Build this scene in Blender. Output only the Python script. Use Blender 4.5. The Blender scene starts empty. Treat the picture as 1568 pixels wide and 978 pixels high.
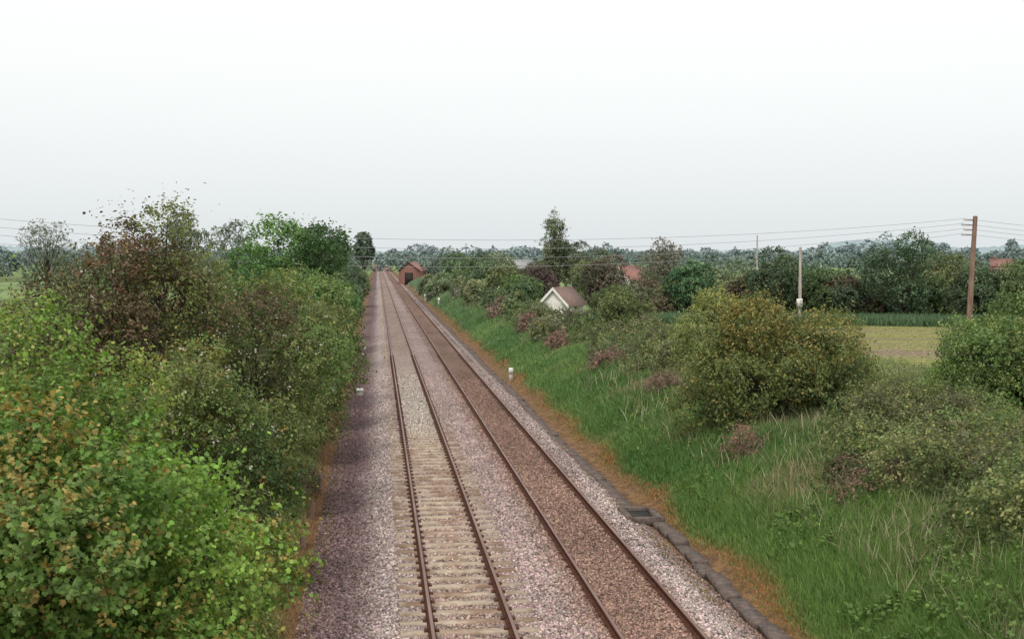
import bpy, math
import numpy as np
rng = np.random.default_rng(11)
sc = bpy.context.scene
sc.view_settings.view_transform = 'Standard'
sc.view_settings.look = 'None'
sc.view_settings.exposure = 0

# ------------------------------------------------------------------ helpers
def link(o, parent=None):
    sc.collection.objects.link(o)
    if parent is not None:
        o.parent = parent
    return o

def empty(name):
    return link(bpy.data.objects.new(name, None))

def make_obj(name, V, faces, mat, col=None, parent=None, smooth=False):
    me = bpy.data.meshes.new(name)
    V = np.asarray(V, dtype=np.float32)
    faces = [np.asarray(f, dtype=np.int32) for f in faces if len(f)]
    me.vertices.add(len(V)); me.vertices.foreach_set('co', V.ravel())
    loops = np.concatenate([f.ravel() for f in faces])
    tot = np.concatenate([np.full(len(f), f.shape[1], np.int32) for f in faces])
    start = np.concatenate([[0], np.cumsum(tot)[:-1]]).astype(np.int32)
    me.loops.add(len(loops)); me.loops.foreach_set('vertex_index', loops)
    me.polygons.add(len(tot)); me.polygons.foreach_set('loop_start', start)
    if smooth:
        me.polygons.foreach_set('use_smooth', np.ones(len(tot), dtype=bool))
    me.update(calc_edges=True)
    if col is not None:
        a = me.color_attributes.new(name='Col', type='FLOAT_COLOR', domain='POINT')
        c = np.ones((len(V), 4), np.float32); c[:, :3] = np.clip(col, 0.002, 1)
        a.data.foreach_set('color', c.ravel())
    me.materials.append(mat)
    return link(bpy.data.objects.new(name, me), parent)

def norm(a):
    return a / (np.linalg.norm(a, axis=-1, keepdims=True) + 1e-9)

def fbm(x, y, s=1.0, seed=0):
    r = np.random.default_rng(seed + 100)
    v = 0; amp = 1; tot = 0
    for o in range(5):
        for k in range(3):
            a = r.uniform(0, 6.28); f = s * (1.9 ** o) * r.uniform(.7, 1.3)
            v = v + amp * np.sin((x * math.cos(a) + y * math.sin(a)) * f + r.uniform(0, 6.28))
        tot += amp * 1.7; amp *= .6
    return v / tot

def polar(bearing, dist):
    b = math.radians(bearing)
    return dist * math.sin(b), dist * math.cos(b)

# ------------------------------------------------------------------ materials
def newmat(name):
    m = bpy.data.materials.new(name); m.use_nodes = True
    nt = m.node_tree; nt.nodes.clear()
    out = nt.nodes.new('ShaderNodeOutputMaterial')
    return m, nt, out

def leaf_mat(name, trans=.3, rough=.55, spec=.2):
    m, nt, out = newmat(name)
    at = nt.nodes.new('ShaderNodeAttribute'); at.attribute_name = 'Col'
    p = nt.nodes.new('ShaderNodeBsdfPrincipled'); p.inputs['Roughness'].default_value = rough
    p.inputs['Specular IOR Level'].default_value = spec
    t = nt.nodes.new('ShaderNodeBsdfTranslucent')
    g = nt.nodes.new('ShaderNodeHueSaturation'); g.inputs['Saturation'].default_value = 1.15; g.inputs['Value'].default_value = 1.3
    mx = nt.nodes.new('ShaderNodeMixShader'); mx.inputs[0].default_value = trans
    L = nt.links.new
    L(at.outputs['Color'], p.inputs['Base Color']); L(at.outputs['Color'], g.inputs['Color'])
    L(g.outputs[0], t.inputs['Color']); L(p.outputs[0], mx.inputs[1]); L(t.outputs[0], mx.inputs[2])
    L(mx.outputs[0], out.inputs[0])
    return m

def attr_mat(name, rough=.9):
    m, nt, out = newmat(name)
    at = nt.nodes.new('ShaderNodeAttribute'); at.attribute_name = 'Col'
    p = nt.nodes.new('ShaderNodeBsdfPrincipled'); p.inputs['Roughness'].default_value = rough
    p.inputs['Specular IOR Level'].default_value = .15
    nt.links.new(at.outputs['Color'], p.inputs['Base Color']); nt.links.new(p.outputs[0], out.inputs[0])
    return m

def noise_mat(name, c1, c2, scale=5, rough=.9, bump=.3, detail=8, c3=None, scale3=.6, metallic=0, stretch=(1, 1, 1)):
    m, nt, out = newmat(name)
    L = nt.links.new
    tc = nt.nodes.new('ShaderNodeTexCoord')
    mp = nt.nodes.new('ShaderNodeMapping'); mp.inputs['Scale'].default_value = stretch
    L(tc.outputs['Object'], mp.inputs[0])
    n = nt.nodes.new('ShaderNodeTexNoise'); n.inputs['Scale'].default_value = scale; n.inputs['Detail'].default_value = detail
    n.inputs['Roughness'].default_value = .65
    L(mp.outputs[0], n.inputs['Vector'])
    r = nt.nodes.new('ShaderNodeValToRGB')
    r.color_ramp.elements[0].position = .35; r.color_ramp.elements[1].position = .65
    r.color_ramp.elements[0].color = (*c1, 1); r.color_ramp.elements[1].color = (*c2, 1)
    L(n.outputs['Fac'], r.inputs[0])
    col = r.outputs[0]
    if c3 is not None:
        n3 = nt.nodes.new('ShaderNodeTexNoise'); n3.inputs['Scale'].default_value = scale3; n3.inputs['Detail'].default_value = 5
        L(tc.outputs['Object'], n3.inputs['Vector'])
        r3 = nt.nodes.new('ShaderNodeValToRGB'); r3.color_ramp.elements[0].position = .45; r3.color_ramp.elements[1].position = .62
        L(n3.outputs['Fac'], r3.inputs[0])
        mx = nt.nodes.new('ShaderNodeMix'); mx.data_type = 'RGBA'
        L(r3.outputs[0], mx.inputs[0]); L(col, mx.inputs[6]); mx.inputs[7].default_value = (*c3, 1)
        col = mx.outputs[2]
    p = nt.nodes.new('ShaderNodeBsdfPrincipled'); p.inputs['Roughness'].default_value = rough
    p.inputs['Metallic'].default_value = metallic; p.inputs['Specular IOR Level'].default_value = .25
    L(col, p.inputs['Base Color'])
    if bump:
        b = nt.nodes.new('ShaderNodeBump'); b.inputs['Strength'].default_value = bump; b.inputs['Distance'].default_value = .03
        L(n.outputs['Fac'], b.inputs['Height']); L(b.outputs[0], p.inputs['Normal'])
    L(p.outputs[0], out.inputs[0])
    return m

M_leaf = leaf_mat('leaves')
M_grass = leaf_mat('grass_blades', .25, .6)
M_far = leaf_mat('far_leaves', .15, .95, .02)
M_stone = attr_mat('ballast_stones')
M_bark = noise_mat('bark', (.035, .027, .02), (.09, .07, .055), 12, .95, .5, stretch=(1, 1, .2))
M_rail_side = noise_mat('rusty_rail', (.06, .022, .013), (.13, .05, .03), 9, .8, .2)
M_rail_top = noise_mat('rail_running_surface', (.15, .075, .055), (.26, .16, .13), 3, .45, 0, metallic=.4, stretch=(1, .1, 1))
M_conc = noise_mat('concrete_sleeper', (.32, .25, .19), (.51, .42, .33), 7, .9, .3, c3=(.25, .165, .115), scale3=1.3)
M_wood = noise_mat('timber_sleeper', (.07, .048, .04), (.17, .12, .10), 6, .95, .4)
M_trough = noise_mat('trough_concrete', (.08, .058, .05), (.17, .135, .12), 8, .95, .4)
M_pole = noise_mat('pole_timber', (.14, .085, .065), (.27, .18, .14), 8, .9, .3, stretch=(1, 1, .1))
M_pole2 = noise_mat('weathered_pole', (.30, .25, .22), (.5, .45, .41), 8, .9, .3, stretch=(1, 1, .1))
M_white = noise_mat('white_paint', (.62, .61, .58), (.82, .81, .78), 4, .6, .05)
M_render = noise_mat('lime_render', (.62, .58, .54), (.85, .82, .77), 2, .9, .1)
M_dark = noise_mat('dark_opening', (.015, .015, .015), (.04, .035, .03), 4, .8, 0)  # near-black: painted shade for pit and doorway, plain colour on barge boards
M_glass = noise_mat('window_glass', (.03, .035, .04), (.07, .08, .09), 2, .15, 0)
M_brick = noise_mat('red_brick', (.20, .095, .08), (.29, .15, .125), 4, .9, .2)
M_tile = noise_mat('clay_tile', (.20, .10, .09), (.31, .165, .14), 6, .9, .3)
M_moss = noise_mat('old_roof', (.14, .095, .08), (.25, .175, .15), 5, .9, .3)
M_slate = noise_mat('grey_roof', (.26, .27, .28), (.40, .40, .40), 3, .8, .2)
M_wire = noise_mat('wire', (.25, .25, .27), (.35, .35, .37), 3, .6, 0)
M_ceram = noise_mat('insulator', (.4, .4, .4), (.6, .6, .6), 9, .3, 0)

# ------------------------------------------------------------------ terrain
gx = np.array([-6000, -9, -5, -3.2, -2.0, -1.5, 7.0, 7.6, 8.4, 9.6, 11.2, 13, 15, 6000.])
gz = np.array([.5, .5, .5, .25, -.30, -.46, -.46, -.40, -.05, .65, 1.30, 1.55, 1.6, 1.6])
def ground_z(x, y):
    z = np.interp(x, gx, gz)
    off = np.clip((np.abs(np.asarray(x) - 2.8) - 4.9) / 3, 0, 1) * np.clip(1 - (np.abs(x) - 16) / 4, 0, 1)
    return z + off * .16 * fbm(x, y, .5, 3)
xs = np.concatenate([-np.geomspace(6000, 20, 26), np.arange(-18, -3, 1.0), np.arange(-3, -1.4, .25), [1, 3, 5], np.arange(6.9, 17, .33), np.arange(18, 30, 2), np.geomspace(32, 6000, 26)])
ys = np.concatenate([[-300, -60, -10], np.arange(0, 160, 1.2), np.arange(162, 500, 8), np.geomspace(510, 7000, 26)])
X, Y = np.meshgrid(xs, ys)
Z = ground_z(X, Y)
nx, ny = len(xs), len(ys)
i, j = np.meshgrid(np.arange(nx - 1), np.arange(ny - 1))
a = (j * nx + i).ravel()
quads = np.stack([a, a + 1, a + nx + 1, a + nx], 1)

m, nt, out = newmat('meadow_ground'); L = nt.links.new
tc = nt.nodes.new('ShaderNodeTexCoord')
def nz(scale, det=6, vec=None):
    n = nt.nodes.new('ShaderNodeTexNoise'); n.inputs['Scale'].default_value = scale; n.inputs['Detail'].default_value = det
    L(vec or tc.outputs['Object'], n.inputs['Vector']); return n.outputs['Fac']
def ramp(fac, stops):
    r = nt.nodes.new('ShaderNodeValToRGB')
    e = r.color_ramp.elements
    while len(e) < len(stops): e.new(.5)
    for k, (p, c) in enumerate(stops):
        e[k].position = p; e[k].color = (*c, 1)
    L(fac, r.inputs[0]); return r.outputs[0]
def mix(fac, a_, b_):
    mx = nt.nodes.new('ShaderNodeMix'); mx.data_type = 'RGBA'
    L(fac, mx.inputs[0])
    for s, v in ((6, a_), (7, b_)):
        if isinstance(v, tuple): mx.inputs[s].default_value = (*v, 1)
        else: L(v, mx.inputs[s])
    return mx.outputs[2]
fine = ramp(nz(6, 8), [(.35, (.06, .085, .03)), (.65, (.13, .165, .055))])
big = ramp(nz(.012, 3), [(.42, (0, 0, 0)), (.52, (1, 1, 1))])
c = mix(big, fine, (.19, .26, .11))
pt = ramp(nz(.7, 6), [(.55, (0, 0, 0)), (.7, (1, 1, 1))])
c = mix(pt, c, (.13, .11, .06))
sxyz = nt.nodes.new('ShaderNodeSeparateXYZ'); L(tc.outputs['Object'], sxyz.inputs[0])
ab = nt.nodes.new('ShaderNodeMath'); ab.operation = 'SUBTRACT'; L(sxyz.outputs['X'], ab.inputs[0]); ab.inputs[1].default_value = 2.85
ab2 = nt.nodes.new('ShaderNodeMath'); ab2.operation = 'ABSOLUTE'; L(ab.outputs[0], ab2.inputs[0])
mr = nt.nodes.new('ShaderNodeMapRange'); mr.inputs['From Min'].default_value = 5.2; mr.inputs['From Max'].default_value = 5.9; mr.inputs['To Min'].default_value = 1; mr.inputs['To Max'].default_value = 0
L(ab2.outputs[0], mr.inputs[0])
c = mix(mr.outputs[0], c, ramp(nz(4, 6), [(.4, (.11, .065, .04)), (.6, (.22, .13, .065))]))
p = nt.nodes.new('ShaderNodeBsdfPrincipled'); p.inputs['Roughness'].default_value = .95; p.inputs['Specular IOR Level'].default_value = .1
b = nt.nodes.new('ShaderNodeBump'); b.inputs['Strength'].default_value = .6; b.inputs['Distance'].default_value = .1
L(nz(5, 8), b.inputs['Height']); L(b.outputs[0], p.inputs['Normal'])
L(c, p.inputs['Base Color']); L(p.outputs[0], out.inputs[0])
M_ground = m
make_obj('ground', np.stack([X.ravel(), Y.ravel(), Z.ravel()], 1), [quads], M_ground, smooth=True)

# ------------------------------------------------------------------ ballast bed
T1, T2 = 1.65, 4.87          # track centre lines
bx = np.array([-1.75, -1.4, -.9, -.45, .1, .45, .8, 1.65, 2.5, 2.95, 3.3, 3.65, 4.0, 4.87, 5.8, 6.15, 6.5, 6.85, 7.25])
bz = np.array([-.50, -.42, -.40, -.38, -.27, -.205, -.20, -.205, -.20, -.20, -.19, -.17, -.155, -.15, -.155, -.19, -.32, -.41, -.52])
def bed_z(x, y):
    return np.interp(x, bx, bz) + .012 * fbm(x, y, 2.2, 5) + np.where(np.abs(x - T1) < 1.1, .022 * np.clip((y - 48) / 4, 0, 1), 0)
xs2 = np.arange(-1.75, 7.26, .15); ys2 = np.concatenate([np.arange(-15, 120, .5), np.arange(120, 400, 5), np.geomspace(400, 3000, 20)])
X, Y = np.meshgrid(xs2, ys2); Z = bed_z(X, Y)
nx, ny = len(xs2), len(ys2)
i, j = np.meshgrid(np.arange(nx - 1), np.arange(ny - 1)); a = (j * nx + i).ravel()
quads = np.stack([a, a + 1, a + nx + 1, a + nx], 1)

def ballast_tint(x, y):
    """average stone colour across the formation"""
    k = np.array([-1.75, -1.2, -.75, -.45, 0.1, .8, 1.65, 2.5, 3.0, 3.5, 4.1, 4.87, 5.5, 5.9, 6.3, 6.8, 7.3])
    r_ = np.array([.20, .20, .19, .25, .45, .39, .37, .39, .40, .39, .27, .24, .27, .40, .42, .25, .20])
    g_ = np.array([.135, .135, .13, .182, .37, .295, .27, .295, .305, .295, .175, .155, .175, .32, .34, .18, .14])
    b_ = np.array([.12, .13, .13, .178, .35, .268, .225, .268, .285, .275, .138, .122, .138, .30, .32, .155, .10])
    xx = x + .13 * fbm(x, y, 1.3, 9) + .1 * fbm(x * .3, y, .4, 10)
    cc = np.stack([np.interp(xx, k, r_), np.interp(xx, k, g_), np.interp(xx, k, b_)], -1)
    cc = cc * (1 + .18 * fbm(x, y * .5, 1.1, 12))[..., None]
    t = np.clip((np.abs(x - T1) < .62) * np.clip((y - 47) / 4, 0, 1) * np.clip((100 - y) / 40, 0, 1), 0, 1)[..., None]
    cc = cc * (1 - t) + np.array([.48, .42, .37]) * t
    return cc
m, nt, out = newmat('ballast'); L = nt.links.new
at = nt.nodes.new('ShaderNodeAttribute'); at.attribute_name = 'Col'
tc = nt.nodes.new('ShaderNodeTexCoord')
v = nt.nodes.new('ShaderNodeTexVoronoi'); v.inputs['Scale'].default_value = 17
L(tc.outputs['Object'], v.inputs['Vector'])
sx = nt.nodes.new('ShaderNodeSeparateColor'); L(v.outputs['Color'], sx.inputs[0])
mr = nt.nodes.new('ShaderNodeMapRange'); mr.inputs['To Min'].default_value = .4; mr.inputs['To Max'].default_value = 1.5
L(sx.outputs[0], mr.inputs[0])
dr = nt.nodes.new('ShaderNodeMapRange'); dr.inputs['From Min'].default_value = .25; dr.inputs['From Max'].default_value = .8; dr.inputs['To Min'].default_value = 1; dr.inputs['To Max'].default_value = .4
L(v.outputs['Distance'], dr.inputs[0])
mu = nt.nodes.new('ShaderNodeMath'); mu.operation = 'MULTIPLY'; L(mr.outputs[0], mu.inputs[0]); L(dr.outputs[0], mu.inputs[1])
vm = nt.nodes.new('ShaderNodeVectorMath'); vm.operation = 'SCALE'; L(at.outputs['Color'], vm.inputs[0]); L(mu.outputs[0], vm.inputs['Scale'])
p = nt.nodes.new('ShaderNodeBsdfPrincipled'); p.inputs['Roughness'].default_value = .95; p.inputs['Specular IOR Level'].default_value = .1
b = nt.nodes.new('ShaderNodeBump'); b.inputs['Strength'].default_value = .8; b.inputs['Distance'].default_value = .04; b.invert = True
L(v.outputs['Distance'], b.inputs['Height']); L(b.outputs[0], p.inputs['Normal'])
L(vm.outputs[0], p.inputs['Base Color']); L(p.outputs[0], out.inputs[0])
make_obj('ballast_bed', np.stack([X.ravel(), Y.ravel(), Z.ravel()], 1), [quads], m, col=ballast_tint(X, Y).reshape(-1, 3), smooth=True)

def replicate(T, F, P, S, D, N, scl):
    """T (k,3) template in side,dir,normal axes"""
    k = len(T); n = len(P)
    V = (P[:, None, :] + T[None, :, 0, None] * S[:, None, :] * scl[:, None, 0:1]
         + T[None, :, 1, None] * D[:, None, :] * scl[:, None, 1:2]
         + T[None, :, 2, None] * N[:, None, :] * scl[:, None, 2:3])
    outf = []
    off = (np.arange(n) * k)[:, None, None]
    for f in F:
        f = np.asarray(f)
        outf.append((off + f[None]).reshape(-1, f.shape[1]))
    return V.reshape(-1, 3), outf

def rand_frames(n):
    d = norm(rng.normal(size=(n, 3))); r = rng.normal(size=(n, 3))
    s = norm(np.cross(d, r)); nn = np.cross(s, d)
    return s, d, nn
def stones(n, y0, y1, size):
    u = rng.random(n)
    y = 1 / (1 / y0 + u * (1 / y1 - 1 / y0))
    x = rng.uniform(-1.55, 7.0, n)
    keep = np.ones(n, bool)
    for t in (T1, T2):
        for s in (-.7175, .7175):
            keep &= np.abs(x - (t + s)) > .1
    ph = ((y - .33 + .325) % .65) - .325
    on = (np.abs(x - T1) < 1.27) & (np.abs(ph) < .155) & (y < 50)
    keep &= ~(on & (rng.random(n) > .04))
    x, y = x[keep], y[keep]; n = len(x)
    s, d, nn = rand_frames(n)
    T = np.array([[1, 0, 0], [-1, 0, 0], [0, 1, 0], [0, -1, 0], [0, 0, 1], [0, 0, -1]]) * .5
    F = [np.array([[0, 2, 4], [2, 1, 4], [1, 3, 4], [3, 0, 4], [2, 0, 5], [1, 2, 5], [3, 1, 5], [0, 3, 5]])]
    sz = size * rng.uniform(.6, 1.5, (n, 1)) * rng.uniform(.7, 1.3, (n, 3))
    P = np.stack([x, y, bed_z(x, y) + size * .12], 1)
    V, f = replicate(T, F, P, s, d, nn, sz)
    c = ballast_tint(x, y) * rng.choice([.42, .7, 1, 1.2, 1.7], n, p=[.14, .2, .3, .24, .12])[:, None] * rng.normal(1, .05, (n, 3))
    return V, f, np.repeat(c, 6, 0)
V, f, c = stones(95000, 17, 75, .06)
make_obj('ballast_stones', V, f, M_stone, col=c)

# ------------------------------------------------------------------ tracks
def box(cx, cy, cz, sx_, sy_, sz_):
    v = np.array([[x, y, z] for x in (-.5, .5) for y in (-.5, .5) for z in (-.5, .5)]) * [sx_, sy_, sz_] + [cx, cy, cz]
    q = np.array([[0, 1, 3, 2], [4, 6, 7, 5], [0, 4, 5, 1], [2, 3, 7, 6], [0, 2, 6, 4], [1, 5, 7, 3]])
    return v, q
class Acc:
    def __init__(s): s.V = []; s.Q = []; s.n = 0
    def add(s, v, q):
        s.V.append(v); s.Q.append(np.asarray(q) + s.n); s.n += len(v)
    def obj(s, name, mat, parent=None, smooth=False):
        by = {}
        for q in s.Q: by.setdefault(q.shape[1], []).append(q)
        return make_obj(name, np.concatenate(s.V), [np.concatenate(v) for v in by.values()], mat, parent=parent, smooth=smooth)
def chamfer_box(cx, cy, cz, lx, ly, lz, c=.03):
    xs_ = [-lx / 2, lx / 2]; ring0 = [(-ly / 2, 0), (ly / 2, 0), (ly / 2 - c * .3, lz - c), (ly / 2 - c, lz), (-ly / 2 + c, lz), (-ly / 2 + c * .3, lz - c)]
    v = np.array([[cx + x, cy + a_, cz + b_] for x in xs_ for a_, b_ in ring0])
    k = 6
    q = np.array([[n_, (n_ + 1) % k, k + (n_ + 1) % k, k + n_] for n_ in range(k)])
    q = np.concatenate([q, [[0, 5, 4, 3]], [[0, 3, 2, 1]], [[6, 9, 10, 11]], [[6, 7, 8, 9]]])
    return v, q
prof = np.array([(-.07, -.155), (.07, -.155), (.07, -.143), (.012, -.125), (.01, -.05), (.035, -.038), (.036, -.006), (.028, 0.0), (-.028, 0.0), (-.036, -.006), (-.035, -.038), (-.01, -.05), (-.012, -.125), (-.07, -.143)])
for t, mat_s, top in ((T1, M_conc, -.157), (T2, M_wood, -.160)):
    root = empty('railway_track')
    rs = Acc(); rt = Acc()
    for s in (-.7175, .7175):
        yy = [-15, 60, 200, 3000]
        k = len(prof)
        v = np.array([[t + s + a_, y_, b_] for y_ in yy for a_, b_ in prof])
        side = []; topq = []
        for r in range(len(yy) - 1):
            for n_ in range(k):
                q = [r * k + n_, r * k + (n_ + 1) % k, (r + 1) * k + (n_ + 1) % k, (r + 1) * k + n_]
                (topq if n_ in (7,) else side).append(q)
        rs.add(v, side); rt.add(v, topq)
    rs.obj('rails', M_rail_side, root); rt.obj('rail_heads', M_rail_top, root)
    sl = Acc(); cl = Acc()
    for n_ in range(400):
        y_ = 8 + n_ * .65 + .13
        jit = rng.normal(0, .012)
        dz = -.035 if (t == T1 and y_ > 53) else (rng.normal(-.012, .012) if t == T2 else 0)
        if t == T1 and 46.5 < y_ < 53: dz = -.02
        sl.add(*chamfer_box(t + jit, y_ + rng.normal(0, .008), top - .2 + dz, 2.5, .26, .2))
        if y_ < 90:
            for s in (-.7175, .7175):
                for d_ in (-.1, .1):
                    cl.add(*chamfer_box(t + s + d_, y_, top - .005, .07, .12, .045, .012))
    sl.obj('sleepers', mat_s, root); cl.obj('rail_clips', M_rail_side, root)

# ------------------------------------------------------------------ cable trough
root = empty('cable_trough')
tr = Acc()
def trough_x(y): return 7.22 if y < 33.5 else 6.78
y_ = 12.
while y_ < 240:
    x_ = trough_x(y_) + rng.normal(0, .025) + .06 * math.sin(y_ * .21)
    tr.add(*chamfer_box(x_, y_, -.47, .34, .97, .15 + rng.normal(0, .018), .02)); y_ += 1.0
tr.obj('lids', M_trough, root)
pit = Acc()
pit.add(*chamfer_box(6.95, 33.1, -.47, .9, .18, .26, .02)); pit.add(*chamfer_box(6.5, 33.9, -.47, .16, 1.3, .26, .02))
pit.add(*chamfer_box(7.3, 33.8, -.47, .16, 1.1, .24, .02)); pit.add(*chamfer_box(6.9, 34.6, -.47, .8, .18, .24, .02))
pit.obj('catch_pit_walls', M_trough, root)
q = Acc(); q.add(*box(6.9, 33.85, -.33, .62, 1.2, .04)); q.obj('catch_pit_shade_panel', M_dark, root)  # dark slab painted as the shade inside the open pit

# ------------------------------------------------------------------ foliage generators
LEAF = np.array([[0, 0, 0], [.32, .3, .07], [.26, .72, .05], [0, 1, -.06], [-.26, .72, .05], [-.32, .3, .07]])
LEAF_F = [np.array([[0, 1, 2, 3], [0, 3, 4, 5]])]
MAPLE = np.array([[0, 0, 0], [.42, .12, .02], [.34, .42, .05], [.48, .72, -.02], [.26, .74, .04], [0, 1.05, -.07], [-.26, .74, .04], [-.48, .72, -.02], [-.34, .42, .05], [-.42, .12, .02]])
MAPLE_F = [np.array([[0, 1, 2], [0, 2, 8], [0, 8, 9], [2, 3, 4], [6, 7, 8]]), np.array([[2, 4, 6, 8]]), np.array([[4, 5, 6]])]
DIAM = np.array([[0, 0, 0], [.38, .5, .08], [0, 1, 0], [-.38, .5, .08]])
DIAM_F = [np.array([[0, 1, 2, 3]])]

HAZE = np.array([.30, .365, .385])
def haze_tint(c, d):  # paints distance haze into plant colours; there is no real mist
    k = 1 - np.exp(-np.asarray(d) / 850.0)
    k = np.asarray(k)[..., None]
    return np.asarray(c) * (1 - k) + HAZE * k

def shoots_to_leaves(P, D, Lr, per, ls, C, kind, leafjit=.17):
    n = len(P)
    P2 = np.repeat(P, per, 0); D2 = np.repeat(D, per, 0); C2 = np.repeat(C, per, 0)
    L2 = np.repeat(Lr, per)
    t = rng.random(n * per)
    pos = P2 + D2 * (L2 * t)[:, None]
    r = rng.normal(size=(n * per, 3)); perp = norm(np.cross(D2, r))
    pos = pos + perp * (rng.random(n * per) * ls * .5)[:, None]
    d = norm(D2 * .35 + perp * .9 + np.array([0, 0, -.12]))
    nn = norm(np.array([0, 0, .8]) + rng.normal(size=(n * per, 3)) * .55 + D2 * .2)
    s = norm(np.cross(d, nn)); nn = np.cross(s, d)
    sz = (ls * rng.uniform(.6, 1.3, n * per))[:, None] * np.ones(3)
    C2 = C2 * rng.normal(1, leafjit, (n * per, 1)) * rng.normal(1, .05, (n * per, 3))
    T, F = {'leaf': (LEAF, LEAF_F), 'maple': (MAPLE, MAPLE_F), 'diam': (DIAM, DIAM_F)}[kind]
    V, f = replicate(T, F, pos, s, d, nn, sz)
    return V, f, np.repeat(C2, len(T), 0)

def merge(parts):
    Vs = []; Fs = {}; Cs = []; n = 0
    for V, f, c in parts:
        Vs.append(V); Cs.append(c)
        for a_ in f: Fs.setdefault(a_.shape[1], []).append(a_ + n)
        n += len(V)
    return np.concatenate(Vs), [np.concatenate(v) for v in Fs.values()], np.concatenate(Cs)

def crown(c, r, nlobes, frac, nleaf, ls, pal, tip=None, tipp=0., L=.35, kind='leaf', per=8, shape=0., flower=0., flat=1., longp=.06, jit=1.):
    c = np.array(c, float); r = np.array(r, float)
    u = norm(rng.normal(size=(nlobes, 3))) * (rng.random((nlobes, 1)) ** .42)
    if shape: u[:, :2] *= (1 - shape * np.clip(u[:, 2:3], -1, 1))
    cen = c + u * r * (1 - frac * .65)
    mr_ = (r[0] * r[1] * r[2]) ** (1 / 3)
    lr = frac * mr_ * rng.uniform(.6, 1.35, nlobes)
    lc = np.array([pal[k] for k in rng.integers(0, len(pal), nlobes)]) * (1 + jit * (rng.uniform(.7, 1.25, (nlobes, 1)) - 1))
    ns = nleaf // per
    w = lr ** 2; idx = rng.choice(nlobes, ns * 2, p=w / w.sum())
    d = norm(rng.normal(size=(ns * 2, 3)) + [0, 0, .25])
    P = cen[idx] + d * (lr[idx] * rng.uniform(.72, 1.05, ns * 2))[:, None] * [1, 1, .85]
    keep = np.ones(len(P), bool)
    for k in range(nlobes):
        q = np.linalg.norm((P - cen[k]), axis=1) < lr[k] * .62
        keep &= ~q
    P, d, idx = P[keep][:ns], d[keep][:ns], idx[keep][:ns]
    outw = norm((P - c) / r)
    D = d * .5 + outw * .5 + rng.normal(size=P.shape) * .35 + [0, 0, .3]
    D[:, 2] *= flat; D = norm(D)
    Lr = L * rng.uniform(.4, 1.2, len(P)); long_ = rng.random(len(P)) < longp
    Lr[long_] *= 2.4
    C = lc[idx] * (1 + jit * (rng.uniform(.65, 1.3, (len(P), 1)) - 1))
    if tip is not None:
        lobe_tip = rng.random(nlobes) ** 2 * 3
        tt = rng.random(len(P)) < tipp * (1 + outw[:, 2]) * lobe_tip[idx]
        C[tt] = C[tt] * .4 + np.array(tip) * .6 * rng.uniform(.6, 1.15, (tt.sum(), 1))
    parts = [shoots_to_leaves(P, D, Lr, per, ls, C, kind, .17 * jit)]
    if flower:
        nf = int(len(P) * flower)
        fi = rng.choice(len(P), nf)
        parts.append(shoots_to_leaves(P[fi] + D[fi] * Lr[fi, None], D[fi], np.full(nf, .12), 5, ls * .7, np.tile([.55, .52, .45], (nf, 1)), 'diam'))
    return merge(parts), cen, lr

def tube_add(acc, pts, rad, k=6):
    pts = np.array(pts, float); n = len(pts)
    vs = []
    for i_ in range(n):
        t = pts[min(i_ + 1, n - 1)] - pts[max(i_ - 1, 0)]; t = t / (np.linalg.norm(t) + 1e-9)
        up = np.array([1, 0, 0]) if abs(t[0]) < .8 else np.array([0, 1, 0])
        s = np.cross(t, up); s /= np.linalg.norm(s); w = np.cross(t, s)
        for m_ in range(k):
            a_ = 2 * math.pi * m_ / k
            vs.append(pts[i_] + rad[i_] * (math.cos(a_) * s + math.sin(a_) * w))
    q = [[i_ * k + m_, i_ * k + (m_ + 1) % k, (i_ + 1) * k + (m_ + 1) % k, (i_ + 1) * k + m_] for i_ in range(n - 1) for m_ in range(k)]
    acc.add(np.array(vs), q)

def plant(name, x, y, rx, ry, ztop, zlow, nleaf, ls, pal, nlobes=22, frac=.42, stems=1, trunk_r=.14, twigs=40, lean=0, **kw):
    z0 = float(ground_z(x, y))
    c = (x, y, (ztop + zlow) / 2); r = (rx, ry, (ztop - zlow) / 2)
    d = math.hypot(x, y)
    pal = [tuple(haze_tint(p_, d)) for p_ in pal]
    if kw.get('tip') is not None: kw['tip'] = tuple(haze_tint(kw['tip'], d))
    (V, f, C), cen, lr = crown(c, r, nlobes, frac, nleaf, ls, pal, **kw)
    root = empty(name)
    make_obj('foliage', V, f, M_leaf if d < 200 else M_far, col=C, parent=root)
    acc = Acc()
    for k in range(len(cen)):
        bx_ = x + rng.normal(0, .12) * (stems > 1) * 2; by_ = y + rng.normal(0, .12) * (stems > 1) * 2
        e = cen[k]
        fork = np.array([x + (e[0] - x) * .12, y + (e[1] - y) * .12, z0 + (e[2] - z0) * .45])
        rad = trunk_r * (1 if k == 0 or stems > 1 else .5) * (.5 if stems > 1 else 1)
        tube_add(acc, [(bx_, by_, z0 - .1), (bx_ * .5 + fork[0] * .5, by_ * .5 + fork[1] * .5, (z0 + fork[2]) / 2), fork, (fork + e) / 2 + rng.normal(0, .12, 3), e], [rad, rad * .85, rad * .7, rad * .4, rad * .2], 6)
        for t_ in range(max(1, twigs // len(cen))):
            dd = norm(rng.normal(size=3) + [0, 0, .5])
            tube_add(acc, [e, e + dd * lr[k] * .6 + rng.normal(0, .05, 3), e + dd * lr[k] * rng.uniform(.9, 1.15)], [rad * .15, rad * .1, rad * .04], 4)
    if stems == 1:
        tube_add(acc, [(x, y, z0 - .1), (x, y, z0 + .3), (x + rng.normal(0, .1), y, (z0 + c[2]) / 2), (x, y, c[2])], [trunk_r * 1.4, trunk_r, trunk_r * .8, trunk_r * .4], 8)
    acc.obj('trunk_and_limbs', M_bark, root)
    return root

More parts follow.
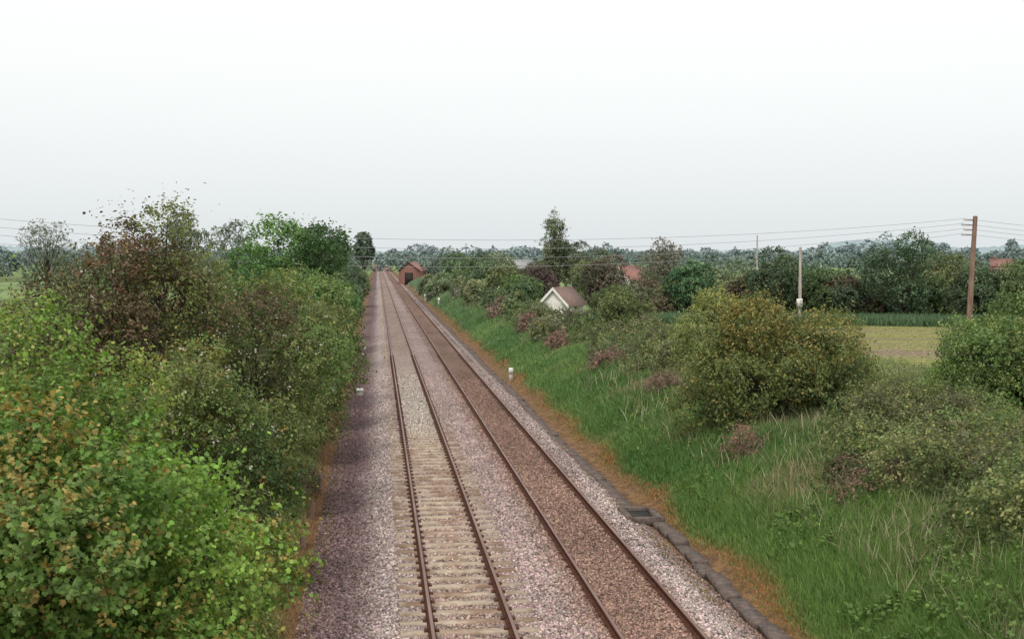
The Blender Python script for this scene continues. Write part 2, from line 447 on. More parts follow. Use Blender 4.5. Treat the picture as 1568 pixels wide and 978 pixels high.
G_bright = [(.16, .26, .05), (.12, .21, .042), (.20, .30, .065)]
G_mid = [(.12, .185, .048), (.155, .215, .058), (.09, .15, .042)]
G_dark = [(.07, .11, .04), (.09, .135, .047), (.055, .09, .034)]
G_olive = [(.175, .20, .06), (.14, .17, .05), (.20, .22, .07)]
G_brown = [(.16, .12, .06), (.13, .125, .055), (.18, .13, .07), (.12, .14, .05)]
TIP_O = (.48, .30, .10); TIP_Y = (.42, .41, .12)

# ---- left-hand trees, near to far
plant('field_maple_tree', -3.8, 13.5, 2.6, 2.6, 4.9, .6, 130000, .056, G_bright + G_mid[:1], nlobes=60, frac=.22, tip=TIP_O, tipp=.15, kind='maple', L=.42, stems=3, flat=.6, per=12, longp=.16)
plant('field_maple_tree', -2.75, 17.0, 1.75, 2.0, 3.1, .2, 46000, .056, G_bright + G_mid, nlobes=30, frac=.29, tip=TIP_O, tipp=.14, kind='maple', stems=3, flat=.6, per=10, longp=.14)
plant('field_maple_tree', -5.6, 20, 3.0, 2.8, 5.7, .6, 60000, .066, G_bright, nlobes=42, frac=.26, tip=TIP_Y, tipp=.16, kind='leaf', stems=3, longp=.14)
plant('hawthorn_tree', -5.7, 31, 2.5, 2.6, 8.3, .8, 52000, .078, G_brown + G_olive[:1], nlobes=40, frac=.26, tip=(.26, .13, .08), tipp=.12, flower=.012, stems=3, twigs=220, longp=.2, shape=.15)
plant('hawthorn_tree', -8.2, 33, 1.8, 2.2, 6.6, .8, 18000, .08, G_olive + G_brown[:2], nlobes=24, frac=.33, stems=3, longp=.15)
plant('hawthorn_tree', -3.9, 27, 2.1, 2.6, 4.9, .2, 44000, .07, G_olive + G_mid, nlobes=32, frac=.31, tip=TIP_O, tipp=.06, flower=.05, stems=3, longp=.12)
plant('hawthorn_tree', -3.4, 35, 2.4, 3.0, 6.0, .2, 40000, .078, G_olive + G_mid + G_brown[:2], nlobes=32, frac=.32, flower=.04, stems=3, longp=.12)
plant('hawthorn_tree', -3.2, 44, 2.5, 3.2, 6.1, .2, 34000, .088, G_mid + G_olive, nlobes=28, frac=.33, tip=TIP_Y, tipp=.08, flower=.02, stems=3, longp=.1)
plant('hawthorn_tree', -7.0, 42, 2.6, 3.2, 7.3, .6, 22000, .1, G_olive + G_mid, nlobes=22, frac=.34, stems=3, longp=.14)
plant('hawthorn_tree', -2.9, 52, 2.3, 3, 6.2, .2, 24000, .1, G_mid, nlobes=22, frac=.36, stems=3)
plant('sycamore_tree', -3.7, 59, 3.2, 3.1, 8.5, 1.0, 38000, .12, [(.095, .19, .042), (.075, .15, .037), (.125, .225, .05)], nlobes=36, frac=.29, shape=.15, trunk_r=.2, longp=.1)
for y_, h_ in ((70, 6.3), (82, 5.8), (96, 5.6), (112, 6.0), (160, 5.5), (185, 5.5), (230, 6)):
    plant('hawthorn_tree', -3.6 - y_ * .004 + rng.normal(0, .2), y_, 2.4, 5, h_, .2, 8000, .10 + y_ * .0009, G_mid + G_dark, nlobes=16, frac=.42, stems=3)
plant('ash_tree', -4.9, 135, 3.0, 3, 10, 2.5, 9000, .2, G_dark, nlobes=18, frac=.36, trunk_r=.25)
plant('ash_tree', -3.1, 290, 2.3, 2.5, 12.8, 3, 6000, .36, G_dark, nlobes=14, frac=.38, trunk_r=.3)
for b_, d_, h_, r_, nl_ in ((-8.1, 112, 10.6, 2.3, 4600), (-6.1, 120, 10.1, 2.6, 4600), (-13.7, 185, 12, 4.0, 5200)):
    x_, y_ = polar(b_, d_)
    plant('ash_tree', x_, y_, r_, r_, h_, 3.4, nl_, .19, [(.18, .20, .11), (.14, .17, .10)], nlobes=22, frac=.32, trunk_r=.2, twigs=160)

# ---- right-hand bushes and trees
plant('hawthorn_bush', 12.2, 39.5, 3.3, 2.5, 5.1, -.2, 88000, .074, [(.13, .165, .047), (.16, .195, .055), (.095, .13, .04)], nlobes=50, frac=.29, tip=(.46, .34, .10), tipp=.13, stems=4, longp=.14)
plant('hawthorn_bush', 13.8, 52, 1.7, 1.6, 5.4, 1.2, 22000, .08, [(.17, .21, .06), (.21, .24, .075)], nlobes=24, frac=.35, tip=TIP_Y, tipp=.15, stems=3, longp=.12)
plant('elder_bush', 20.5, 40, 2.7, 2.8, 5.0, 1.0, 44000, .085, G_mid + G_bright[:1], nlobes=34, frac=.31, tip=TIP_Y, tipp=.08, stems=3, longp=.12)
plant('elder_bush', 24.0, 46, 2.4, 2.4, 5.5, 1.2, 18000, .1, G_mid, nlobes=22, frac=.36, stems=3)
plant('hawthorn_bush', 16.3, 86, 2.1, 1.9, 4.6, 1.3, 16000, .115, [(.17, .20, .06), (.135, .18, .052)], nlobes=20, frac=.4, stems=3)
row = [(12.0, 112, 3.0, 4.6, G_brown), (12.9, 108, 2.6, 5.4, G_olive), (13.7, 104, 2.4, 6.2, [(.055, .13, .04), (.08, .165, .05)]), (14.8, 108, 2.6, 4.9, G_olive),
       (16.0, 106, 2.2, 5.6, G_brown), (17.1, 104, 2.7, 7.4, G_dark), (18.4, 108, 2.4, 5.7, G_dark), (19.3, 106, 2.7, 6.6, G_mid), (20.4, 106, 2.5, 5.0, G_dark + G_brown),
       (21.4, 108, 2.4, 5.3, G_dark), (22.4, 104, 2.9, 8.4, [(.065, .115, .04), (.085, .145, .05)]), (23.5, 108, 2.5, 5.0, G_mid), (24.2, 112, 2.8, 7.2, G_olive), (25.6, 106, 2.3, 5.4, G_dark), (26.5, 106, 2.6, 4.9, G_mid), (27.6, 108, 2.6, 7.4, G_mid), (28.6, 106, 3, 6.0, G_dark)]
for b_, d_, r_, h_, pal_ in row:
    x_, y_ = polar(b_, d_)
    plant('oak_tree', x_, y_, r_, r_, h_, 1.5, 11000, .16, pal_, nlobes=20, frac=.36, trunk_r=.18)
(V, f, C) = merge([crown((*polar(b_, 108 + rng.normal(0, 2)), 2.7), (2.6, 1.8, 1.6 + rng.uniform(-.4, .6)), 10, .45, 3200, .17, [tuple(haze_tint(p_, 105)) for p_ in (G_dark + G_brown + G_mid)])[0] for b_ in np.arange(10.8, 29.5, .9)])
make_obj('field_hedge', V, f, M_leaf, col=C)
x_, y_ = polar(7.85, 152); plant('poplar_tree', x_, y_, 2.1, 2.1, 12.6, 2.4, 12000, .17, [(.19, .21, .09), (.16, .19, .08)], nlobes=44, frac=.24, shape=.3, trunk_r=.2, twigs=160, longp=.2)
x_, y_ = polar(7.15, 138); plant('copper_beech_tree', x_, y_, 1.8, 2, 5.6, 1.6, 9000, .17, [(.12, .06, .052), (.12, .085, .05)], nlobes=16, frac=.42)
x_, y_ = polar(9.1, 152); plant('hawthorn_tree', x_, y_, 3.0, 2.6, 8.8, 2, 9000, .2, [(.18, .19, .09), (.15, .175, .078)], nlobes=20, frac=.36)
x_, y_ = polar(10.0, 120); plant('copper_beech_tree', x_, y_, 2.6, 2.4, 6.7, 1.4, 11000, .17, [(.145, .10, .062), (.125, .115, .06)], nlobes=20, frac=.38)
x_, y_ = polar(9.5, 140); plant('hawthorn_tree', x_, y_, 2.2, 2.4, 7.2, 1.4, 8000, .18, G_olive, nlobes=18, frac=.4)
x_, y_ = polar(12.7, 155); plant('ash_tree', x_, y_, 3.4, 3, 9.7, 2, 6000, .2, [(.24, .21, .14), (.19, .185, .11)], nlobes=26, frac=.32, twigs=200)
x_, y_ = polar(12.2, 170); plant('hawthorn_tree', x_, y_, 3.0, 3, 5.2, 1.5, 6000, .22, G_brown, nlobes=16, frac=.4)
for b_, d_, r_, h_, pal_ in ((6.1, 130, 2.6, 5.0, G_mid + G_bright[:1]), (5.4, 142, 2.6, 5.6, G_mid + G_olive), (4.9, 160, 3.0, 5.9, G_mid), (4.4, 185, 3.2, 6.8, G_mid + G_bright[:1]), (3.7, 215, 3.4, 6.7, G_mid), (3.2, 255, 3.6, 7.2, G_mid),
                             (2.65, 300, 3.4, 6.6, G_dark), (5.0, 240, 4.0, 8.6, G_olive), (3.9, 270, 3.6, 8.0, G_mid), (2.7, 370, 4, 7.5, G_dark), (7.0, 260, 3, 5.6, G_brown), (5.6, 195, 2.6, 5.2, G_mid)):
    x_, y_ = polar(b_, d_); plant('hawthorn_tree', x_, y_, r_, r_ * 1.3, h_, .8, 8000, .13 + d_ * .0006, pal_, nlobes=16, frac=.42, stems=3)

# ---- bramble / scrub along the bank top and verges
def bramble(x, y, rx, ry, h, n, ls, pal, **kw):
    z0 = float(ground_z(x, y)); d = math.hypot(x, y)
    (V, f, C), cen, lr = crown((x, y, z0 + h * .25), (rx, ry, h * .75), 14, .42, n, ls, [tuple(haze_tint(p_, d)) for p_ in pal], L=.3, **kw)
    return V, f, C
SCR = [(.16, .205, .065), (.125, .175, .055), (.19, .22, .08), (.155, .155, .075)]
DEAD = [(.27, .155, .115), (.30, .185, .14), (.20, .135, .095)]
spots = [(12.3, 27, 1.7, 2, 1.3), (13.9, 30, 2, 2, 1.3), (15.2, 33.5, 2.0, 2.2, 1.0), (13.0, 33, 1.8, 2, 1.0), (16.8, 37, 2, 2, .9), (14.4, 25, 2, 2.3, 1.4), (14.8, 37, 2, 2, .8), (15.8, 42, 2, 2.4, .7), (12.0, 22.5, 1.5, 1.8, 1.1), (11.6, 30, .9, 1.2, .7),
         (17.6, 44, 2.2, 2, .7), (15.5, 48, 2, 2.4, .7), (12.3, 47, 1.7, 2, 1.1), (18.5, 50, 2.2, 2, .5), (12.3, 57, 1.9, 2.6, 1.3), (12.0, 66, 2.1, 3.4, 1.4), (14.7, 64, 2, 3, 1.4), (12.8, 76, 2.2, 3.6, 1.4), (15.2, 74, 2, 3, 1.2),
         (11.9, 86, 2.0, 3.5, 1.4), (14.9, 93, 1.6, 3, .5), (11.8, 98, 1.8, 4, 1.4), (12.2, 108, 2.0, 4, 1.1), (12.0, 118, 1.8, 4, 1.7), (12.0, 132, 2, 5, 2.2), (12, 150, 2, 6, 2.2), (12, 172, 2, 7, 2.4), (18, 57, 2, 2, .5),
         (10.2, 205, 2, 8, 2.4), (10.2, 240, 2, 9, 2.6)]
for (x_, y_, rx_, ry_, h_) in spots:
    n_ = int(11000 if y_ < 60 else 6500)
    pk = [SCR[k] for k in rng.integers(0, 4, 3)] + ([(.10, .145, .045)] if rng.random() < .5 else [(.22, .23, .09)])
    V, f, C = bramble(x_, y_, rx_, ry_, h_, n_, max(.07, y_ * .0015), pk, tip=TIP_Y, tipp=.05, longp=.12)
    make_obj('bramble_bush', V, f, M_leaf, col=C)
for (x_, y_, rx_, ry_, h_) in [(11.0, 28.0, 1.2, 1.1, .8), (10.9, 62, 1.0, 1.6, .9), (11.0, 50, .8, 1.2, .8), (11.1, 95, .8, 3, 1.2), (11.2, 118, .8, 3, 1.3), (10.9, 78, .8, 1.8, .9), (10.4, 35.5, .6, .8, .6)]:
    V, f, C = bramble(x_, y_, rx_, ry_, h_, 3400, max(.05, y_ * .0013), DEAD, longp=.2)
    make_obj('dead_bramble_patch', V, f, M_leaf, col=C)
for (x_, y_, rx_, ry_, h_, pal_) in [(-2.6, 23, .6, 1.4, .8, G_olive), (-2.5, 19.5, .6, 1.2, .7, SCR), (-2.2, 38, .4, 1.4, .7, DEAD + SCR)]:
    V, f, C = bramble(x_, y_, rx_, ry_, h_, 3600, .055, pal_)
    make_obj('bramble_bush', V, f, M_leaf, col=C)

# ------------------------------------------------------------------ grass
BL = np.array([[-.5, 0, 0], [.5, 0, 0], [.38, .55, .10], [-.38, .55, .10], [0, 1, .38]])
BL_F = [np.array([[0, 1, 2, 3]]), np.array([[3, 2, 4]])]
def grass(x, y, h, w, C):
    n = len(x)
    P = np.stack([x, y, ground_z(x, y) - .02], 1)
    D = norm(np.array([0, 0, 1.]) + rng.normal(size=(n, 3)) * [.3, .3, 0])
    a_ = rng.uniform(0, 6.28, n); N = np.stack([np.cos(a_), np.sin(a_), np.zeros(n)], 1)
    S = norm(np.cross(D, N)); N = np.cross(S, D)
    V, f = replicate(BL, BL_F, P, S, D, N, np.stack([w, h, h], 1))
    return V, f, np.repeat(C, 5, 0)
def band(n, x0, x1, y0, y1, hfun, cfun, w0=.013):
    u = rng.random(n); y = 1 / (1 / y0 + u * (1 / y1 - 1 / y0)); x = rng.uniform(x0, x1, n)
    h = hfun(x, y) * rng.uniform(.5, 1.3, n); w = np.maximum(w0, y * .00065) * rng.uniform(.7, 1.4, n)
    C = cfun(x, y) * rng.uniform(.7, 1.3, (n, 1)) * rng.normal(1, .05, (n, 3))
    return grass(x, y, h, w, haze_tint(C, y))
def lerp(a_, b_, t): return np.asarray(a_) * (1 - t[:, None]) + np.asarray(b_) * t[:, None]
def bank_col(x, y):
    t = np.clip(.5 + .9 * fbm(x, y, .45, 21), 0, 1)
    c = lerp((.085, .175, .036), (.15, .245, .058), t)
    up = np.clip((x - 10.6) / 2.2 + .8 * fbm(x, y, .6, 22), 0, .9)
    c = lerp((0, 0, 0), (.20, .22, .09), up) + c * (1 - up)[:, None]
    dry = np.clip((fbm(x, y, .8, 23) - .35) * 3, 0, 1) * np.clip((x - 8.6) / 1.5, 0, 1) * (rng.random(len(x)) < .6)
    c = lerp((0, 0, 0), (.32, .27, .15), dry) + c * (1 - dry)[:, None]
    e = np.clip((8.15 + .4 * fbm(x, y, .6, 24) - x) / .45, 0, 1) * (rng.random(len(x)) < .75)
    c = c * (1 - e)[:, None] + np.array([.36, .19, .075]) * e[:, None]
    return c
def bank_h(x, y):
    return np.clip((x - 7.3) / 1.2, .16, 1) * (.30 + .17 * fbm(x, y, .9, 25))
parts = [band(250000, 7.35, 13.5, 17, 130, bank_h, bank_col), band(50000, 7.35, 13.5, 120, 380, lambda x, y: bank_h(x, y) * 1.5, bank_col)]
parts.append(band(46000, 12.5, 24, 22, 90, lambda x, y: .34 + .1 * fbm(x, y, .4, 4), lambda x, y: lerp((.14, .19, .065), (.22, .24, .095), np.clip(.5 + fbm(x, y, .4, 31), 0, 1)), .018))
sh = band(3600, 9.2, 13.5, 18, 60, lambda x, y: .6 + 0 * x, lambda x, y: np.tile([.36, .33, .2], (len(x), 1)), .008)
parts.append(sh)
V, f, C = merge(parts)
make_obj('bank_grass', V, f, M_grass, col=C)
n = 2600; u = rng.random(n); wy = 1 / (1 / 18 + u * (1 / 90 - 1 / 18)); wx = rng.uniform(8.3, 12.5, n)
kp = fbm(wx, wy, .9, 61) > .05; wx, wy = wx[kp], wy[kp]
P = np.stack([wx, wy, ground_z(wx, wy) + .12], 1); D = norm(rng.normal(size=P.shape) * .35 + [0, 0, 1])
V, f, C = shoots_to_leaves(P, D, rng.uniform(.1, .35, len(P)), 9, .085, np.array([.12, .19, .05]) * rng.uniform(.6, 1.5, (len(P), 1)), 'leaf')
make_obj('bank_weeds', V, f, M_leaf, col=C)
# sparse weeds colonising the cess
n = 420; wy = 1 / (1 / 18 + rng.random(n) * (1 / 90 - 1 / 18)); wx = np.where(rng.random(n) < .5, rng.normal(-1.35, .15, n), rng.normal(6.6, .12, n))
P = np.stack([wx, wy, bed_z(wx, wy)], 1); D = norm(rng.normal(size=P.shape) * .6 + [0, 0, 1])
V, f, C = shoots_to_leaves(P, D, rng.uniform(.04, .14, n), 8, .05, lerp((.16, .20, .07), (.32, .18, .09), rng.random(n)), 'leaf')
make_obj('cess_weeds', V, f, M_leaf, col=C)
def left_col(x, y):
    t = np.clip(.5 + fbm(x, y, .6, 41), 0, 1)
    c = lerp((.16, .22, .06), (.28, .28, .10), t)
    e = np.clip((x + 2.1) / .35 + .5 * fbm(x, y, .8, 42), 0, 1)
    return c * (1 - e)[:, None] + np.array([.30, .175, .09]) * e[:, None]
V, f, C = band(46000, -4.2, -1.5, 14, 110, lambda x, y: np.clip((-1.3 - x) / 1.2, .2, 1) * .4, left_col)
make_obj('verge_grass', V, f, M_grass, col=C)
n = 26000
b_ = rng.uniform(10.5, 29, n); d_ = rng.uniform(97, 103.5, n)
x_ = d_ * np.sin(np.radians(b_)); y_ = d_ * np.cos(np.radians(b_))
V, f, C = grass(x_, y_, rng.uniform(.4, .9, n), np.full(n, .1), haze_tint(np.array([.085, .155, .055]) * rng.uniform(.7, 1.3, (n, 1)), d_))
make_obj('field_margin_grass', V, f, M_grass, col=C)

# ------------------------------------------------------------------ field
m, nt, out = newmat('crop_field'); L = nt.links.new
tc = nt.nodes.new('ShaderNodeTexCoord')
mp = nt.nodes.new('ShaderNodeMapping'); mp.inputs['Rotation'].default_value = (0, 0, math.radians(14)); L(tc.outputs['Object'], mp.inputs[0])
w = nt.nodes.new('ShaderNodeTexWave'); w.bands_direction = 'Y'; w.inputs['Scale'].default_value = .22; w.inputs['Distortion'].default_value = 1.2; w.inputs['Detail'].default_value = 3; w.inputs['Detail Scale'].default_value = 2
L(mp.outputs[0], w.inputs['Vector'])
base = ramp(w.outputs['Fac'], [(.25, (.18, .19, .065)), (.75, (.30, .29, .105))])
mp2 = nt.nodes.new('ShaderNodeMapping'); mp2.inputs['Scale'].default_value = (.12, 1, 1); L(mp.outputs[0], mp2.inputs[0])
pt = ramp(nz(.35, 5, mp2.outputs[0]), [(.46, (0, 0, 0)), (.58, (1, 1, 1))])
c = mix(pt, base, (.23, .18, .12))
g = ramp(nz(5, 6), [(.4, (.6, .6, .6)), (.6, (1.15, 1.15, 1.15))])
mm = nt.nodes.new('ShaderNodeMix'); mm.data_type = 'RGBA'; mm.blend_type = 'MULTIPLY'; mm.inputs[0].default_value = 1
L(c, mm.inputs[6]); L(g, mm.inputs[7])
p = nt.nodes.new('ShaderNodeBsdfPrincipled'); p.inputs['Roughness'].default_value = .95; p.inputs['Specular IOR Level'].default_value = .1
L(mm.outputs[2], p.inputs['Base Color']); L(p.outputs[0], out.inputs[0])
xa = np.linspace(16.5, 62, 30); V = []; 
for x_ in xa:
    V.append((x_, 52 + 0 * x_, 1.64)); V.append((x_, math.sqrt(max(103.0 ** 2 - x_ ** 2, 400)), 1.64))
make_obj('crop_field', V, [np.array([[2 * k, 2 * k + 2, 2 * k + 3, 2 * k + 1] for k in range(29)])], m)
n = 24000
x_ = rng.uniform(17, 58, n); row_ = np.round(rng.uniform(54, 100, n) / 2.2) * 2.2; y_ = row_ + rng.normal(0, .3, n)
y_ = y_ - .2 * (x_ - 17) + 4 + .4 * fbm(x_, y_, .1, 71)
k = (y_ > 53) & (np.hypot(x_, y_) < 100) & (fbm(x_, y_ * 3, .12, 72) > -.3); x_, y_ = x_[k], y_[k]
V, f, C = grass(x_, y_, rng.uniform(.06, .16, len(x_)), np.full(len(x_), .07), np.array([.22, .26, .08]) * rng.uniform(.7, 1.3, (len(x_), 1)))
make_obj('crop_plants', V, f, M_grass, col=C)

# ------------------------------------------------------------------ distant trees & hills
parts = []
def far_line(d0, spread, bmin, bmax, step, hmin, hmax, pal, ls, n=190, gap=.1):
    b_ = bmin
    while b_ < bmax:
        if rng.random() > gap and not (-1.0 < b_ < 2.3 and d0 < 600) and (abs(b_) > .7 * 400 / d0):
            d_ = d0 + rng.normal(0, spread); x_, y_ = polar(b_, d_)
            r_ = rng.uniform(.6, 1.5) * d0 * math.radians(step) * 1.1; h_ = rng.uniform(hmin, hmax) * (1 if rng.random() > .15 else 1.4)
            if d0 > 1500 and 19 < b_ < 25: h_ *= 1.5
            pc = [tuple(haze_tint(p_, d_)) for p_ in pal]
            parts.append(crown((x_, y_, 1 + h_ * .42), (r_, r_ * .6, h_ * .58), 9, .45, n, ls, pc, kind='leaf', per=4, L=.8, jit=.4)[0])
        b_ += step * rng.uniform(.5, 1.2)
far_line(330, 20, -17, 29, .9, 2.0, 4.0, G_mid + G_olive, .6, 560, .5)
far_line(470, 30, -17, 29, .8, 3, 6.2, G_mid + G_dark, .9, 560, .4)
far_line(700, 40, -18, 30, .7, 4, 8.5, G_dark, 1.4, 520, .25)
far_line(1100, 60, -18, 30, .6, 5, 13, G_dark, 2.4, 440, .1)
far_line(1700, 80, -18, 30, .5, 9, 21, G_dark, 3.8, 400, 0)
V, f, C = merge(parts)
make_obj('distant_trees', V, f, M_far, col=C)
bb = np.radians(np.linspace(-22, 34, 600)); rr = np.linspace(1900, 4200, 24)
B, R = np.meshgrid(bb, rr)
Bd = np.degrees(B)
prof_b = .55 + .60 * np.exp(-(np.abs(Bd - 21.6) / 2.6) ** 4) + .25 * np.exp(-((Bd + 15) / 4) ** 2) + .35 * np.exp(-((Bd - 28) / 3) ** 2) + .06 * fbm(Bd, R * .002, 14, 51)
H = prof_b * 40 * np.sin(np.clip((R - 1900) / 2300, 0, 1) * math.pi) ** .7
HX, HY = R * np.sin(B), R * np.cos(B)
nx, ny = len(bb), len(rr); i, j = np.meshgrid(np.arange(nx - 1), np.arange(ny - 1)); a = (j * nx + i).ravel()
M_hill = noise_mat('haze_tinted_hill', (.23, .30, .325), (.31, .38, .40), .012, 1, 0, 5)  # pale blue-grey base colour has the haze painted in
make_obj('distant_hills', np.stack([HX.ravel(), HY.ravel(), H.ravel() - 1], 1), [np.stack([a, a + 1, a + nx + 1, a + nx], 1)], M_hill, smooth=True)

# ------------------------------------------------------------------ buildings
def house(name, x, y, rot, w, l, eave, ridge, mwall, mroof, zb=1.2, chimney=False, win=True, doorway_shade=False):
    root = empty(name); root.location = (x, y, zb); root.rotation_euler = (0, 0, math.radians(rot))
    A = Acc()
    v = np.array([(-w/2, -l/2, 0), (w/2, -l/2, 0), (w/2, l/2, 0), (-w/2, l/2, 0), (-w/2, -l/2, eave), (w/2, -l/2, eave), (w/2, l/2, eave), (-w/2, l/2, eave), (0, -l/2, ridge), (0, l/2, ridge)])
    A.add(v, [[0, 1, 5, 4], [2, 3, 7, 6], [1, 2, 6, 5], [3, 0, 4, 7]]); A.add(v, [[4, 5, 8], [6, 7, 9]])
    A.obj('walls', mwall, root)
    R_ = Acc(); sl = (ridge - eave) / (w / 2); o = .3
    for s in (-1, 1):
        e = (s * (w / 2 + o), eave - o * sl + .03); r_ = (0, ridge + .03)
        v = np.array([(e[0], -l/2 - .25, e[1]), (e[0], l/2 + .25, e[1]), (r_[0], l/2 + .25, r_[1]), (r_[0], -l/2 - .25, r_[1])])
        v2 = v + [0, 0, .12]
        R_.add(np.concatenate([v, v2]), [[0, 1, 2, 3], [4, 5, 6, 7], [0, 1, 5, 4], [1, 2, 6, 5], [2, 3, 7, 6], [3, 0, 4, 7]])
    R_.obj('roof', mroof, root)
    Bb = Acc()
    for s in (-1, 1):
        v = np.array([(s * (w/2 + o), -l/2 - .28, eave - o * sl - .12), (0, -l/2 - .28, ridge - .12), (0, -l/2 - .28, ridge + .17), (s * (w/2 + o), -l/2 - .28, eave - o * sl + .17)])
        Bb.add(v, [[0, 1, 2, 3]])
    Bb.obj('barge_boards', M_white if mwall is not M_brick else M_dark, root)
    if win:
        W = Acc(); Fm = Acc()
        for xx in (-w * .25, w * .25):
            Fm.add(*box(xx, -l/2 - .01, eave * .55, .95, .06, 1.15)); W.add(*box(xx, -l/2 - .03, eave * .55, .78, .06, .98))
        for yy in (-l * .28, 0, l * .28):
            for s in (-1, 1):
                Fm.add(*box(s * (w/2 + .01), yy, eave * .55, .06, .95, 1.15)); W.add(*box(s * (w/2 + .03), yy, eave * .55, .06, .78, .98))
        Fm.obj('window_frames', M_white, root); W.obj('windows', M_glass, root)
    if doorway_shade:
        Dd = Acc(); Dd.add(*box(0, -l/2 - .02, eave * .42, w * .4, .08, eave * .84)); Dd.obj('doorway_shade', M_dark, root)  # near-black panel painted as the dark of the doorway
    if chimney:
        Ch = Acc(); Ch.add(*box(0, l * .3, ridge + .5, .6, .8, 1.6)); Ch.obj('chimney', M_brick, root)
x_, y_ = polar(8.1, 112); house('white_cottage', x_, y_, -30, 2.3, 4.0, 1.5, 2.7, M_render, M_moss, zb=1.2, win=False)
x_, y_ = polar(11.0, 190); house('red_roofed_house', x_, y_, -55, 3.6, 4.2, 2.2, 3.9, M_render, M_tile, zb=1.4)
x_, y_ = polar(5.75, 330); house('grey_barn', x_, y_, 80, 6, 11, 3.2, 5.2, M_brick, M_slate, zb=.8, win=False)
x_, y_ = polar(1.55, 345); house('brick_goods_shed', x_, y_, -12, 5.4, 12, 3.6, 5.6, M_brick, M_tile, zb=-.3, win=False, doorway_shade=True)
x_, y_ = polar(26.4, 460); house('red_roofed_house', x_, y_, 70, 7, 7, 3.0, 5.2, M_brick, M_tile, zb=1, chimney=True)

# ------------------------------------------------------------------ poles, wires
def pole(x, y, h, r, mat, lean=0., arms=True, name='telegraph_pole'):
    z0 = float(ground_z(x, y)); root = empty(name)
    A = Acc(); tube_add(A, [(x, y, z0 - .2), (x + lean * .5, y, z0 + h * .5), (x + lean, y, z0 + h)], [r, r * .88, r * .75], 12)
    tube_add(A, [(x + lean, y, z0 + h), (x + lean, y, z0 + h + .05)], [r * .75, .01], 12)
    A.obj('shaft', mat, root, smooth=False)
    att = []
    if arms:
        B_ = Acc(); I = Acc()
        for k in range(4):
            z = z0 + h - .25 - k * .32
            tube_add(B_, [(x + lean, y, z), (x + lean - .75 - (k % 2) * .15, y - .1, z)], [.035, .03], 6)
            xe = x + lean - .78 - (k % 2) * .15
            tube_add(I, [(xe, y - .1, z - .04), (xe, y - .1, z + .05), (xe, y - .1, z + .16)], [.05, .07, .04], 8)
            att.append((xe, y - .1, z + .1))
        B_.obj('brackets', M_pole, root); I.obj('insulators', M_ceram, root)
    return att
A1 = pole(38.3, 81.5, 7.6, .19, M_pole, lean=.35)
A0 = pole(-33, 74, 9.6, .2, M_pole)
W = Acc()
for k, (p0, p1) in enumerate(zip(A0, A1)):
    p0 = np.array(p0); p1 = np.array(p1); t = np.linspace(0, 1, 40)
    pts = p0[None] * (1 - t[:, None]) + p1[None] * t[:, None]; pts[:, 2] -= (1.9 + .22 * k) * 4 * t * (1 - t)
    tube_add(W, pts, [.011] * 40, 4)
for k, p1 in enumerate(A1):
    p1 = np.array(p1); p2 = p1 + [60, 8, -.3]; t = np.linspace(0, 1, 24)
    pts = p1[None] * (1 - t[:, None]) + p2[None] * t[:, None]; pts[:, 2] -= 1.5 * 4 * t * (1 - t)
    tube_add(W, pts, [.011] * 24, 4)
W.obj('overhead_wires', M_wire)
x_, y_ = polar(18.32, 99)
pole(x_, y_, 5.7, .13, M_pole2, arms=False)
bxs = Acc(); bxs.add(*chamfer_box(x_ - .1, y_ - .22, 2.9, .4, .2, .6, .04)); bxs.obj('pole_notice_board', M_white)
x_, y_ = polar(16.5, 240); pole(x_, y_, 9, .16, M_pole2, arms=False)

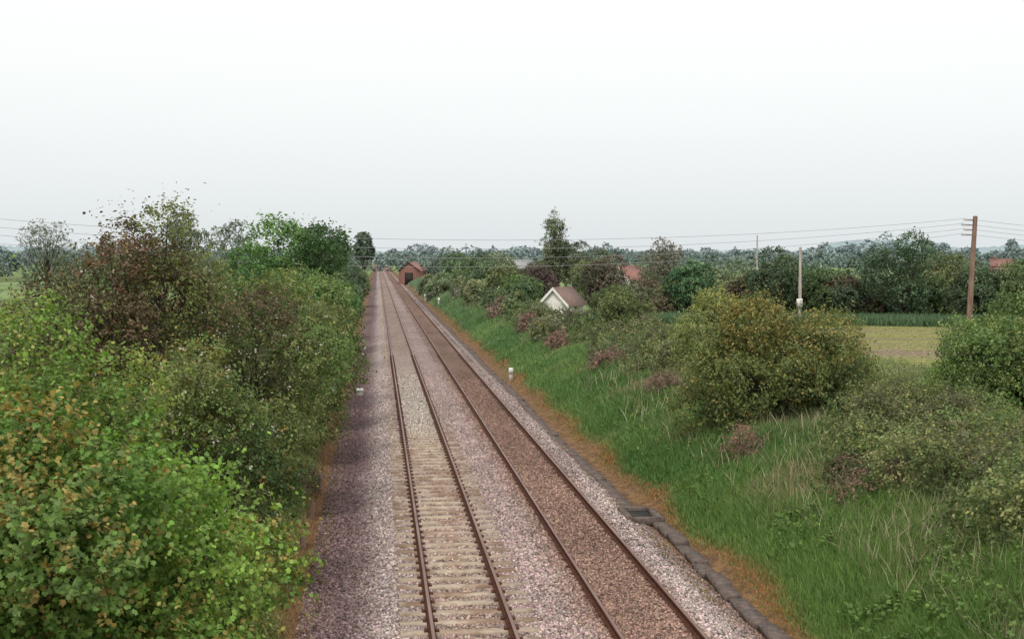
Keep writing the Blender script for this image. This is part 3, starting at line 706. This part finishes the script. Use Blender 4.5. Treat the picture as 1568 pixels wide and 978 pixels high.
# ------------------------------------------------------------------ lineside posts
def post(name, x, y, w, h):
    z0 = float(ground_z(x, y)) if (x > 7.2 or x < -1.7) else float(bed_z(x, y))
    A = Acc(); A.add(*chamfer_box(x, y, z0 - .1, w, w * .7, h + .1, .03)); A.add(*chamfer_box(x, y - w * .4, z0 + h * .55, w * 1.3, .05, h * .38, .01))
    A.obj(name, M_white)
post('white_marker_post', 7.45, 73, .2, .75)
post('white_marker_post', 7.5, 205, .35, 1.3)
post('white_marker_post', -.9, 66, .3, .35)
post('white_marker_post', 8.4, 180, .25, 1.1)
for (x_, y_, h_) in ((-1.75, 34.5, .5), (-1.7, 38.2, .6), (-1.8, 31.0, .45)):
    A = Acc(); z0 = float(ground_z(x_, y_)); tube_add(A, [(x_, y_, z0 - .1), (x_ + .03, y_, z0 + h_), (x_ + .03, y_, z0 + h_ + .02)], [.07, .065, .02], 8); A.obj('timber_stake', M_pole)

# ------------------------------------------------------------------ world, sun
wd = bpy.data.worlds.new('World'); sc.world = wd; wd.use_nodes = True
nt = wd.node_tree; nt.nodes.clear(); L = nt.links.new
out = nt.nodes.new('ShaderNodeOutputWorld')
EL, AZ = 52, 200
sky = nt.nodes.new('ShaderNodeTexSky'); sky.sky_type = 'NISHITA'; sky.sun_disc = False
sky.sun_elevation = math.radians(EL); sky.sun_rotation = math.radians(AZ); sky.dust_density = 5
bg1 = nt.nodes.new('ShaderNodeBackground'); bg1.inputs[1].default_value = .05
hs = nt.nodes.new('ShaderNodeHueSaturation'); hs.inputs['Saturation'].default_value = .2; L(sky.outputs[0], hs.inputs['Color']); L(hs.outputs[0], bg1.inputs[0])
tc = nt.nodes.new('ShaderNodeTexCoord'); sp = nt.nodes.new('ShaderNodeSeparateXYZ'); L(tc.outputs['Generated'], sp.inputs[0])
r = nt.nodes.new('ShaderNodeValToRGB'); e = r.color_ramp.elements
e[0].position = 0; e[0].color = (.725, .77, .785, 1); e[1].position = .22; e[1].color = (.86, .865, .84, 1)
L(sp.outputs['Z'], r.inputs[0])
bg2 = nt.nodes.new('ShaderNodeBackground'); bg2.inputs[1].default_value = 1.0; L(r.outputs[0], bg2.inputs[0])
ad = nt.nodes.new('ShaderNodeAddShader'); L(bg1.outputs[0], ad.inputs[0]); L(bg2.outputs[0], ad.inputs[1]); L(ad.outputs[0], out.inputs[0])
sl = bpy.data.lights.new('sun', 'SUN'); sl.energy = 1.5; sl.angle = math.radians(12); sl.color = (1, .93, .83)
so = link(bpy.data.objects.new('sun', sl))
so.rotation_euler = (math.radians(90 - EL), 0, math.radians(180 - AZ))

# ------------------------------------------------------------------ camera
cam = bpy.data.cameras.new('camera'); co = link(bpy.data.objects.new('camera', cam))
cam.lens = 45.9; cam.sensor_width = 36; cam.clip_end = 12000
co.location = (0, 0, 6.5); co.rotation_euler = (math.radians(90 - 2.69), 0, math.radians(-5.88))
sc.camera = co
